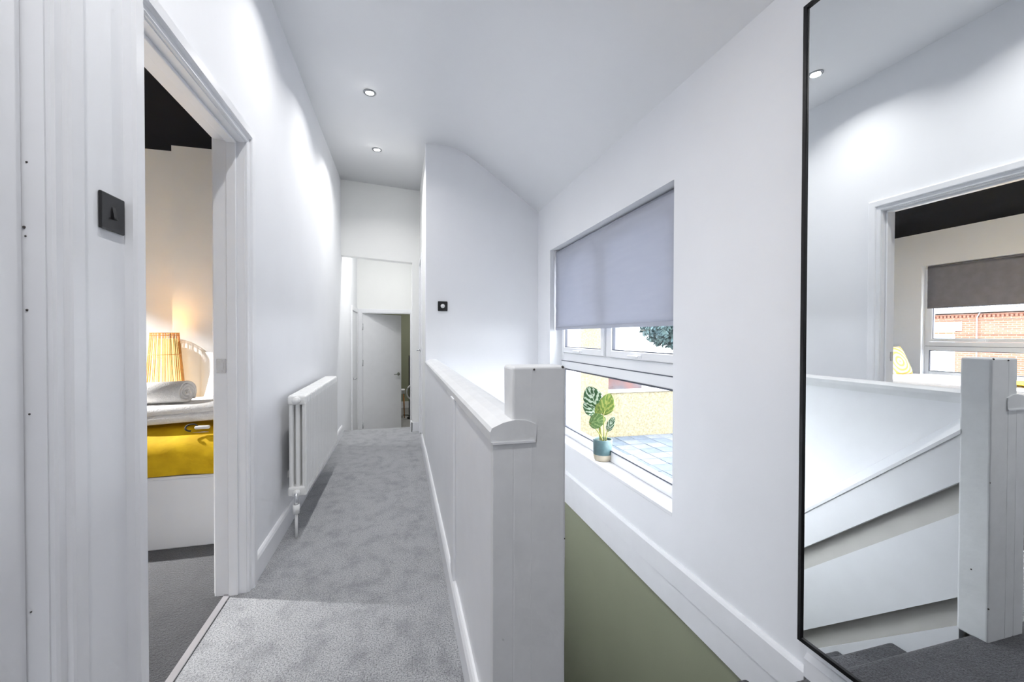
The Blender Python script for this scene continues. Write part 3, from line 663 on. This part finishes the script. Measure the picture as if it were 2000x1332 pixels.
# ------------------------------------------------------------------ potted plant
pc = (1.372, 2.672); pz = WZ0 + 0.003
pl = empty('potted_plant', (pc[0], pc[1], pz), 'leafy variegated plant in a blue-green pot on the window sill', 'potted plant')
bm = bmesh.new(); add_lathe(bm, [(0.062, pz + 0.036), (0.0655, pz + 0.045), (0.0665, pz + 0.145), (0.064, pz + 0.149), (0.060, pz + 0.147), (0.060, pz + 0.128)], pc, 40); pot = make('pot', bm, 'pot_blue', pl, True)
bm = bmesh.new(); add_lathe(bm, [(0.0, pz), (0.052, pz), (0.059, pz + 0.008), (0.064, pz + 0.025), (0.0655, pz + 0.045)], pc, 40); make('pot_base', bm, 'pot_cream', pl, True)
bm = bmesh.new(); add_lathe(bm, [(0.0, pz + 0.135), (0.03, pz + 0.136), (0.061, pz + 0.131)], pc, 24); make('soil', bm, 'soil', pl, True)
def leaf(center, up, facing, ln, wd, m, cup=0.25, base=None):
    """oval leaf with midrib fold, tip along up, blade facing 'facing', plus its stem"""
    up = Vector(up).normalized(); fc = Vector(facing); fc = (fc - up * fc.dot(up)).normalized(); sd = up.cross(fc)
    bm = bmesh.new(); uvl = bm.loops.layers.uv.new('UVMap'); rows = []; nr, nc = 14, 10
    C = Vector(center)
    for i in range(nr + 1):
        v = i / nr; hw = wd / 2 * (math.sin(math.pi * min(1, (v * 0.97 + 0.015))) ** 0.62) * (1.08 - 0.25 * v)
        row = []
        for j in range(nc + 1):
            u = -1 + 2 * j / nc
            P = C + up * ((v - 0.5) * ln) + sd * (u * hw) + fc * (-cup * wd * 0.5 * (abs(u) ** 1.6) * -0.35 - cup * ln * (v - 0.45) ** 2 + 0.006 * wd * math.sin(9 * v + 3 * u))
            row.append((bm.verts.new(P), (u, v)))
        rows.append(row)
    for a, b in zip(rows, rows[1:]):
        for j in range(nc):
            q = [a[j], a[j + 1], b[j + 1], b[j]]
            f = bm.faces.new([x[0] for x in q])
            for lp, x in zip(f.loops, q): lp[uvl].uv = x[1]
    o = make('leaf', bm, m, pl, True); so = o.modifiers.new('thickness', 'SOLIDIFY'); so.thickness = 0.0012
    b0 = C - up * ln * 0.48; g = Vector(base or (pc[0], pc[1], pz + 0.13))
    mid = g.lerp(b0, 0.55) + Vector((0, 0, 0.02))
    bm = bmesh.new(); add_tube(bm, [g, g.lerp(mid, 0.5) + Vector((0, 0, 0.008)), mid, b0, b0.lerp(C, 0.3)], [0.0045, 0.0042, 0.0036, 0.0028, 0.0016], 7); make('stem', bm, 'stem', pl, True)
fcam = Vector((-1.35, -2.67, 0.45))
leaf((1.345, 2.78, 0.705), (-0.35, 0.25, 1), (-1.2, -2.2, 0.5), 0.165, 0.145, 'leaf_var', base=(pc[0] - 0.01, pc[1] + 0.012, pz + 0.13))
leaf((1.385, 2.64, 0.675), (0.3, -0.05, 1), (-1.3, -2.4, 0.3), 0.155, 0.115, 'leaf_lime', base=(pc[0] + 0.01, pc[1], pz + 0.13))
leaf((1.350, 2.715, 0.545), (0.5, -0.5, 0.28), (-1.0, -2.0, 1.5), 0.13, 0.12, 'leaf_mid', base=(pc[0], pc[1] - 0.012, pz + 0.13))
leaf((1.392, 2.595, 0.545), (0.35, -0.25, 1), (-1.8, -1.6, 0.2), 0.115, 0.055, 'leaf_var', base=(pc[0] + 0.018, pc[1] - 0.01, pz + 0.13))
leaf((1.350, 2.82, 0.615), (-0.5, 0.3, 0.45), (-1.0, -2.4, 0.9), 0.13, 0.11, 'leaf_var', base=(pc[0] - 0.015, pc[1] + 0.01, pz + 0.13))
leaf((1.365, 2.735, 0.615), (0.0, 0.1, 1), (-1.6, -2.0, 0.2), 0.10, 0.05, 'leaf_lime', base=(pc[0], pc[1] + 0.008, pz + 0.13))

# ================================================================== BEDROOM THINGS
def make_bed(x0, x1, y0, y1, label, first):
    e = empty('single_bed', ((x0 + x1) / 2, (y0 + y1) / 2, 0), label, 'bed', 'single beds in the bedroom')
    box('bed_base', x0, x1, y0 + 0.02, y1, 0.0, 0.388, 'bedbase', e, 0.006)
    box('base_rim', x0 - 0.004, x1 + 0.004, y0 + 0.014, y1, 0.376, 0.392, 'wood' if False else 'bedbase', e, 0.003)
    soft('mattress', x0 + 0.005, x1 - 0.005, y0 + 0.04, y1 - 0.01, 0.39, 0.575, 'cotton', e, 0.05, 0.004)
    soft('duvet', x0 - 0.02, x1 + 0.02, y0 + 0.05, y1 - 0.35, 0.54, 0.625, 'cotton', e, 0.04, 0.014, 5, 16)
    return e
B1 = (-1.75, -0.85, 2.61, 4.37); B2 = (-4.80, -3.90, 2.65, 4.66)
make_bed(*B1, 'white single bed seen through the open doorway', True)
make_bed(*B2, 'white single bed by the window, seen only in the mirror', False)
def throw(x0, x1, y0, label, depth=0.62):
    bm = bmesh.new(); n = 44
    pr = [(y0 + depth, 0.634), (y0 + depth * 0.7, 0.642), (y0 + depth * 0.4, 0.645), (y0 + 0.12, 0.638), (y0 + 0.05, 0.615), (y0 + 0.0, 0.575), (y0 - 0.022, 0.52), (y0 - 0.022, 0.46), (y0 - 0.006, 0.41), (y0 + 0.004, 0.394)]
    rows = []
    for i in range(n + 1):
        x = x0 + (x1 - x0) * i / n
        rows.append([bm.verts.new((x, y + 0.02 * noise.noise(Vector((x * 5, z * 6, 1))), z + (0.010 * noise.noise(Vector((x * 4, y * 6, 4))) if z > 0.42 else 0))) for y, z in pr])
    for a, b in zip(rows, rows[1:]):
        for j in range(len(pr) - 1): bm.faces.new((a[j], a[j + 1], b[j + 1], b[j]))
    o = make('bed_throw', bm, 'yellow', None, True); so = o.modifiers.new('thickness', 'SOLIDIFY'); so.thickness = 0.012
    sb = o.modifiers.new('smooth', 'SUBSURF'); sb.levels = 1; sb.render_levels = 2
    return props(o, label, 'throw')
throw(B1[0] - 0.02, B1[1] + 0.02, B1[2], 'mustard yellow throw over the foot of the bed in the doorway')
throw(B2[0] - 0.02, B2[1] + 0.02, B2[2], 'yellow throw on the window bed, a sliver right of the mirrored post')
# folded bath towel across the throw
bm = bmesh.new()
add_box(bm, -0.42, 0.38, -0.16, 0.2, 0.0, 0.05, 0.022, 4); add_box(bm, -0.418, 0.378, -0.155, 0.2, 0.045, 0.09, 0.022, 4)
bmesh.ops.transform(bm, matrix=Matrix.Translation((-1.27, 2.83, 0.667)) @ Matrix.Rotation(math.radians(-3), 4, 'Y') @ Matrix.Rotation(math.radians(2), 4, 'X'), verts=bm.verts[:])
props(make('folded_towel', bm, 'towel', None, True), 'folded white bath towel across the yellow throw', 'towel')
def towel_roll(p0, p1, R, label, m):
    p0, p1 = Vector(p0), Vector(p1); d = (p1 - p0).normalized(); u = d.cross(Vector((0, 0, 1))).normalized(); w = u.cross(d)
    bm = bmesh.new(); n = 110; turns = 3.6; t = R * 0.2
    rin, rout = [], []
    for i in range(n + 1):
        a = 2 * math.pi * turns * i / n; r = 0.10 * R + (R - 0.10 * R) * i / n
        q = u * math.cos(a) + w * math.sin(a); wob = 0.003 * math.sin(a * 3.3)
        rin.append((q * max(0.001, r - t), wob)); rout.append((q * r, wob))
    def ring(lst, base, sg): return [bm.verts.new(base + q + d * wb * sg) for q, wb in lst]
    a0, a1 = ring(rin, p0, 1), ring(rin, p1, 1); b0, b1 = ring(rout, p0 - d * 0.004, 1), ring(rout, p1 + d * 0.004, 1)
    for i in range(n):
        bm.faces.new((a0[i], a0[i + 1], a1[i + 1], a1[i])); bm.faces.new((b0[i + 1], b0[i], b1[i], b1[i + 1]))
        bm.faces.new((a0[i], b0[i], b0[i + 1], a0[i + 1])); bm.faces.new((a1[i + 1], b1[i + 1], b1[i], a1[i]))
    bm.faces.new((a0[0], a1[0], b1[0], b0[0])); bm.faces.new((a0[n], b0[n], b1[n], a1[n]))
    return props(make('rolled_towel', bm, m, None, True), label, 'towel')
towel_roll((-1.62, 2.92, 0.80), (-1.19, 2.80, 0.822), 0.072, 'rolled white towel showing its spiral end in the doorway', 'towel')
towel_roll((-4.5, 3.55, 0.69), (-4.22, 3.45, 0.69), 0.055, 'small rolled grey towel left of the mirrored newel post', 'towel_grey')
# small packet with black cord on the throw
pk = empty('small_packet', (-1.06, 2.68, 0.62), 'small white packet with a black cord on the yellow throw', 'packet')
bm = bmesh.new(); add_box(bm, -0.035, 0.035, -0.012, 0.012, 0, 0.018, 0.007, 3); bmesh.ops.translate(bm, verts=bm.verts[:], vec=(-1.05, 2.64, 0.637)); make('pouch', bm, 'cotton', pk, True)
bm = bmesh.new(); add_tube(bm, [(-1.10 + 0.028 * math.cos(a), 2.635 + 0.012 * math.sin(a), 0.648 + 0.016 * math.sin(a)) for a in [k * 0.4 for k in range(13)]], 0.0045, 6); make('cord', bm, 'black', pk, True)
# pillows
def pillow(name, cx, cy, cz, w, h, t, tilt, yawr, m, label, grp=None):
    bm = bmesh.new(); bmesh.ops.create_cube(bm, size=2.0); bmesh.ops.subdivide_edges(bm, edges=bm.edges[:], cuts=12, use_grid_fill=True)
    for v in bm.verts:
        x, y, z = v.co
        e = (max(0, 1 - abs(x) ** 3) * max(0, 1 - abs(z) ** 3)) ** 0.5
        v.co = Vector((x * w / 2 * (1 - 0.06 * (1 - abs(z)) ** 0.5 * abs(x)), y * (0.008 + t / 2 * e), z * h / 2 * (1 - 0.06 * (1 - abs(x)) ** 0.5 * abs(z))))
        v.co.y += 0.006 * noise.noise(v.co * 9)
    bmesh.ops.transform(bm, matrix=Matrix.Translation((cx, cy, cz)) @ Matrix.Rotation(yawr, 4, 'Z') @ Matrix.Rotation(tilt, 4, 'X'), verts=bm.verts[:])
    return props(make(name, bm, m, None, True, origin=(cx, cy, cz)), label, 'pillow', grp)
pillow('pillow', -1.30, 4.20, 0.80, 0.66, 0.42, 0.15, math.radians(-24), 0, 'cotton', 'white pillow at the head of the doorway bed')
pillow('striped_cushion', -4.46, 4.46, 0.80, 0.48, 0.46, 0.14, math.radians(-24), math.radians(4), 'stripes', 'yellow and blush striped cushion on the mirrored bed')
soft('bed_headboard', B1[0], B1[1], 4.375, 4.415, 0.40, 1.0, 'bedbase', None, 0.012, 0.0)
hb = bpy.data.objects['bed_headboard']; props(hb, 'white padded headboard behind the pillow', 'headboard')

# rattan floor lamp
lx, ly = -1.976, 4.27
lamp = empty('floor_lamp', (lx, ly, 0), 'glowing rattan floor lamp tapering upward beside the bed', 'floor lamp')
zt, zb2, rt, rb = 1.172, 0.06, 0.098, 0.185
R = lambda z: rb + (rt - rb) * (z - zb2) / (zt - zb2)
bm = bmesh.new(); ns = 64
for i in range(ns):
    a = 2 * math.pi * i / ns + random.uniform(-0.02, 0.02); a2 = a + random.uniform(-0.05, 0.05)
    pts = [(lx + R(z) * math.cos(a + (a2 - a) * k / 4), ly + R(z) * math.sin(a + (a2 - a) * k / 4), z) for k, z in enumerate([zb2 + (zt - zb2) * q / 4 for q in range(5)])]
    add_tube(bm, pts, 0.0024, 5)
ca = make('cane_rods', bm, 'rattan', lamp, True); ca['kind'] = 'stuff'
for z in (zt - 0.004, zt - 0.022, 0.985, 0.70, 0.38, zb2 + 0.01):
    bm = bmesh.new(); n = 48; pts = [(lx + (R(z) + 0.001) * math.cos(2 * math.pi * k / n), ly + (R(z) + 0.001) * math.sin(2 * math.pi * k / n), z) for k in range(n + 1)]
    add_tube(bm, pts, 0.004 if z > 1.1 else 0.003, 6); make('hoop', bm, 'rattan', lamp, True)
bm = bmesh.new(); add_lathe(bm, [(R(z) * 0.84, z) for z in (0.12, 0.4, 0.7, 1.0, 1.12)], (lx, ly), 32); make('inner_diffuser', bm, 'shade_in', lamp, True)
bm = bmesh.new(); add_lathe(bm, [(0, 0.0), (0.15, 0.0), (0.15, 0.02), (0.02, 0.03), (0.0, 0.03)], (lx, ly), 32); make('lamp_base', bm, 'rattan', lamp, True)
bm = bmesh.new(); add_cyl(bm, (lx, ly, 0.03), (lx, ly, 0.3), 0.01, n=10); make('lamp_stem', bm, 'black', lamp, True)
for zz, pw in ((1.0, 1.8), (0.62, 2.6)):
    l = bpy.data.lights.new('bulb_light', 'POINT'); l.energy = pw; l.color = (1.0, 0.74, 0.42); l.shadow_soft_size = 0.05
    o = bpy.data.objects.new('bulb_light', l); COL.objects.link(o); o.parent = lamp; o.location = (0.0, -0.085 if zz < 0.9 else 0, zz)

# ================================================================== ROOM PAST THE FAR DOOR
tp = empty('tall_panel', (0.23, 8.6, -0.45), 'tall grey panel standing in the room past the far door', 'panel')
box('board', 0.165, 0.30, 8.56, 8.60, -0.44, 0.75, 'panel_grey', tp, 0.004); box('edge_strip', 0.150, 0.166, 8.55, 8.61, -0.45, 0.76, 'black', tp, 0.003)
fan = empty('round_fan', (0.20, 8.3, -0.45), 'round white-rimmed fan past the far door', 'fan')
bm = bmesh.new(); add_tube(bm, [(0.225 + 0.12 * math.cos(a), 8.3, 0.06 + 0.14 * math.sin(a)) for a in [2 * math.pi * k / 28 for k in range(29)]], 0.016, 8); make('rim', bm, 'upvc', fan, True)
bm = bmesh.new(); add_cyl(bm, (0.225, 8.28, 0.06), (0.225, 8.33, 0.06), 0.05, n=16); make('hub', bm, 'black', fan, True)
bm = bmesh.new(); add_cyl(bm, (0.225, 8.32, -0.44), (0.225, 8.32, 0.04), 0.014, n=10); add_cyl(bm, (0.225, 8.32, -0.45), (0.225, 8.32, -0.42), 0.11, n=20); make('stand', bm, 'black', fan, True)
stool = empty('wooden_stool', (0.02, 8.5, -0.45), 'small stool with wooden legs and white seat past the far door', 'stool')
box('seat', -0.13, 0.075, 8.4, 8.6, 0.02, 0.10, 'upvc', stool, 0.01)
for sx, sy in ((-0.1, -0.08), (0.05, -0.08), (-0.1, 0.08), (0.05, 0.08)):
    bm = bmesh.new(); add_cyl(bm, (0.0 + sx * 1.0, 8.5 + sy, 0.03), (0.0 + sx * 1.3, 8.5 + sy * 1.3, -0.45), 0.014, 0.010, n=8); make('leg', bm, 'wood', stool, True)

# ================================================================== OUTSIDE: BACK YARD (east)
st(box('floor_yard', W + 0.4, 60, -20, 60, -2.9, -2.76, 'ground'), 'pale gravel ground of the back yard', 'ground')
pat = st(empty('floor_patio', (7.5, 11.5, -2.76), None, None), 'pale paved patio below the hallway window', 'paving')
proto = {}
for i in range(13):
    for j in range(13):
        x = 4.2 + i * 0.61; y = 7.0 + j * 0.57
        key = 'slab' if random.random() < 0.55 else 'slab2'
        if key not in proto:
            o = box('paving_slab', x + 0.012, x + 0.598, y + 0.012, y + 0.558, -2.76, -2.70, key, pat, 0.008); proto[key] = (o, Vector((x, y, 0)), Vector(o.location))
        else:
            s0, p0, l0 = proto[key]; o = s0.copy(); COL.objects.link(o); o.parent = pat; o.location = l0 + Vector((x, y, random.uniform(-0.006, 0.006))) - p0
nb = empty('neighbour_house', (5.6, 16, -2.76), 'cream pebbledashed house rear seen through the left of the hallway window', 'building')
box('wall', 1.9, 7.62, 14.4, 20, -2.76, 4.2, 'render_cream', nb)
box('corner_pier', 5.70, 5.98, 14.3, 14.4, -2.76, 4.2, 'stone_grey', nb, 0.02)
bm = bmesh.new(); add_prism(bm, [(14.2, 4.2), (20.2, 4.2), (17.2, 6.6)], 1.7, 7.82, 'x'); make('roof', bm, 'roof_tile', nb)
gw = empty('garden_wall', (11, 14.6, -2.76), 'cream garden wall with white coping behind the patio', 'garden wall')
box('wall', 7.62, 16, 14.5, 14.72, -2.76, -1.02, 'render_cream', gw)
box('coping', 7.62, 16, 14.44, 14.78, -1.02, -0.92, 'coping', gw, 0.015)
sh = empty('brick_outbuilding', (11, 19, -2.76), 'weathered red outbuilding rising above the garden wall', 'building')
box('wall', 8.6, 11.3, 18, 21, -2.76, -0.6, 'red_shed', sh)
bm = bmesh.new(); add_prism(bm, [(17.7, -0.7), (21.2, -0.7), (19.5, 0.3)], 8.4, 11.5, 'x'); make('roof', bm, 'red_shed', sh)
def tree(cx, cy, z0, zc, r, label, n):
    e = empty('garden_tree', (cx, cy, z0), label, 'tree')
    bm = bmesh.new(); add_tube(bm, [(cx, cy, z0), (cx + 0.1, cy, z0 + (zc - z0) * 0.5), (cx, cy, zc)], [0.22, 0.16, 0.08], 8); make('trunk', bm, 'bark', e, True)
    bm = bmesh.new()
    for i in range(9):
        a = random.uniform(0, 6.28); p = Vector((cx, cy, zc - 0.7)); q = p + Vector((math.cos(a) * r * 1.15, math.sin(a) * r, random.uniform(0.2, 1.0) * r * 0.7)); add_tube(bm, [p, p.lerp(q, 0.5) + Vector((0, 0, 0.15)), q], [0.06, 0.035, 0.012], 5)
    make('branches', bm, 'bark', e, True)
    bm = bmesh.new()
    for i in range(n):
        d = Vector((random.gauss(0, 1), random.gauss(0, 1), random.gauss(0, 1))).normalized() * r * random.random() ** 0.4
        c = Vector((cx, cy, zc)) + Vector((d.x, d.y, d.z * 0.8)); s = random.uniform(0.06, 0.13)
        ax = Vector((random.gauss(0, 1), random.gauss(0, 1), random.gauss(0, 1))).normalized(); b = ax.orthogonal().normalized(); g = ax.cross(b)
        vs = [bm.verts.new(c + b * s * 1.6), bm.verts.new(c + g * s * 0.7), bm.verts.new(c - b * s * 1.6), bm.verts.new(c - g * s * 0.7)]; bm.faces.new(vs)
    fo = make('foliage', bm, 'foliage', e); fo['kind'] = 'stuff'
tree(13.3, 18.2, -2.76, 1.9, 1.75, 'blue-green leafy tree behind the garden wall', 6000)

# ================================================================== OUTSIDE: STREET (west, seen in the mirror)
st(box('floor_street', -60, BX - 0.4, -30, 40, -3.1, -2.95, 'ground'), 'street ground in front of the brick houses', 'ground')
tr = empty('brick_terrace', (-18.5, 9, -2.95), 'orange brick terraced houses across the street, seen in the mirror', 'building')
box('brick_wall', -23, -18, -8, 26, -2.95, 2.02, 'brick', tr)
for z, zz, px in ((1.80, 1.87, 0.05), (1.26, 1.34, 0.04)):
    box('band_course', -18 + 0.0, -18 + px, -8, 26, z, zz, 'brick', tr)
bm = bmesh.new()
for i in range(150): add_box(bm, -18, -17.93, 1.0 + i * 0.115, 1.0 + i * 0.115 + 0.058, 1.88, 1.96)
dd = make('dentil_course', bm, mat('dark_dentil_brick', srgb(150, 100, 84), 0.9, var=0.2), tr); dd['kind'] = 'stuff'
bm = bmesh.new(); add_tube(bm, [(-17.86, -8, 2.10), (-17.86, 26, 2.10)], 0.055, 10); make('gutter', bm, 'upvc', tr, True)
bm = bmesh.new(); add_prism(bm, [(-17.78, 2.14), (-17.78, 2.20), (-20.5, 4.6), (-23.2, 2.2), (-23.2, 2.14)], -8, 26, 'y'); make('roof', bm, 'roof_tile', tr)
bm = bmesh.new()
for i in range(120):
    y = 0.5 + i * 0.15; add_tube(bm, [(-17.77, y, 2.20), (-18.6, y, 2.93)], 0.04, 6)
rl = make('roof_rolls', bm, 'roof_tile', tr, True); rl['kind'] = 'stuff'
bm = bmesh.new(); add_tube(bm, [(-17.9, 10.35, 2.05), (-17.93, 10.45, 1.85), (-17.95, 10.45, -2.9)], 0.022, 8); make('down_pipe', bm, 'panel_grey', tr, True)
for wy in (11.1, 5.6, 16.8):
    wv = empty('window', (-18, wy + 0.6, -0.4), None, None); wv.parent = tr; wv.location = Vector((-18, wy + 0.6, -0.4)) - wloc(tr)
    box('lintel', -18, -17.95, wy - 0.2, wy + 1.4, 1.38, 1.72, 'coping', wv)
    box('window_frame', -18, -17.97, wy, wy + 1.2, -0.3, 1.38, 'upvc', wv); box('pane', -17.98, -17.965, wy + 0.08, wy + 1.12, -0.2, 1.28, 'glassdark', wv)
    box('glazing_bar', -17.97, -17.955, wy + 0.02, wy + 1.18, 0.52, 0.60, 'upvc', wv)
    box('sill', -18, -17.9, wy - 0.1, wy + 1.3, -0.42, -0.3, 'coping', wv)
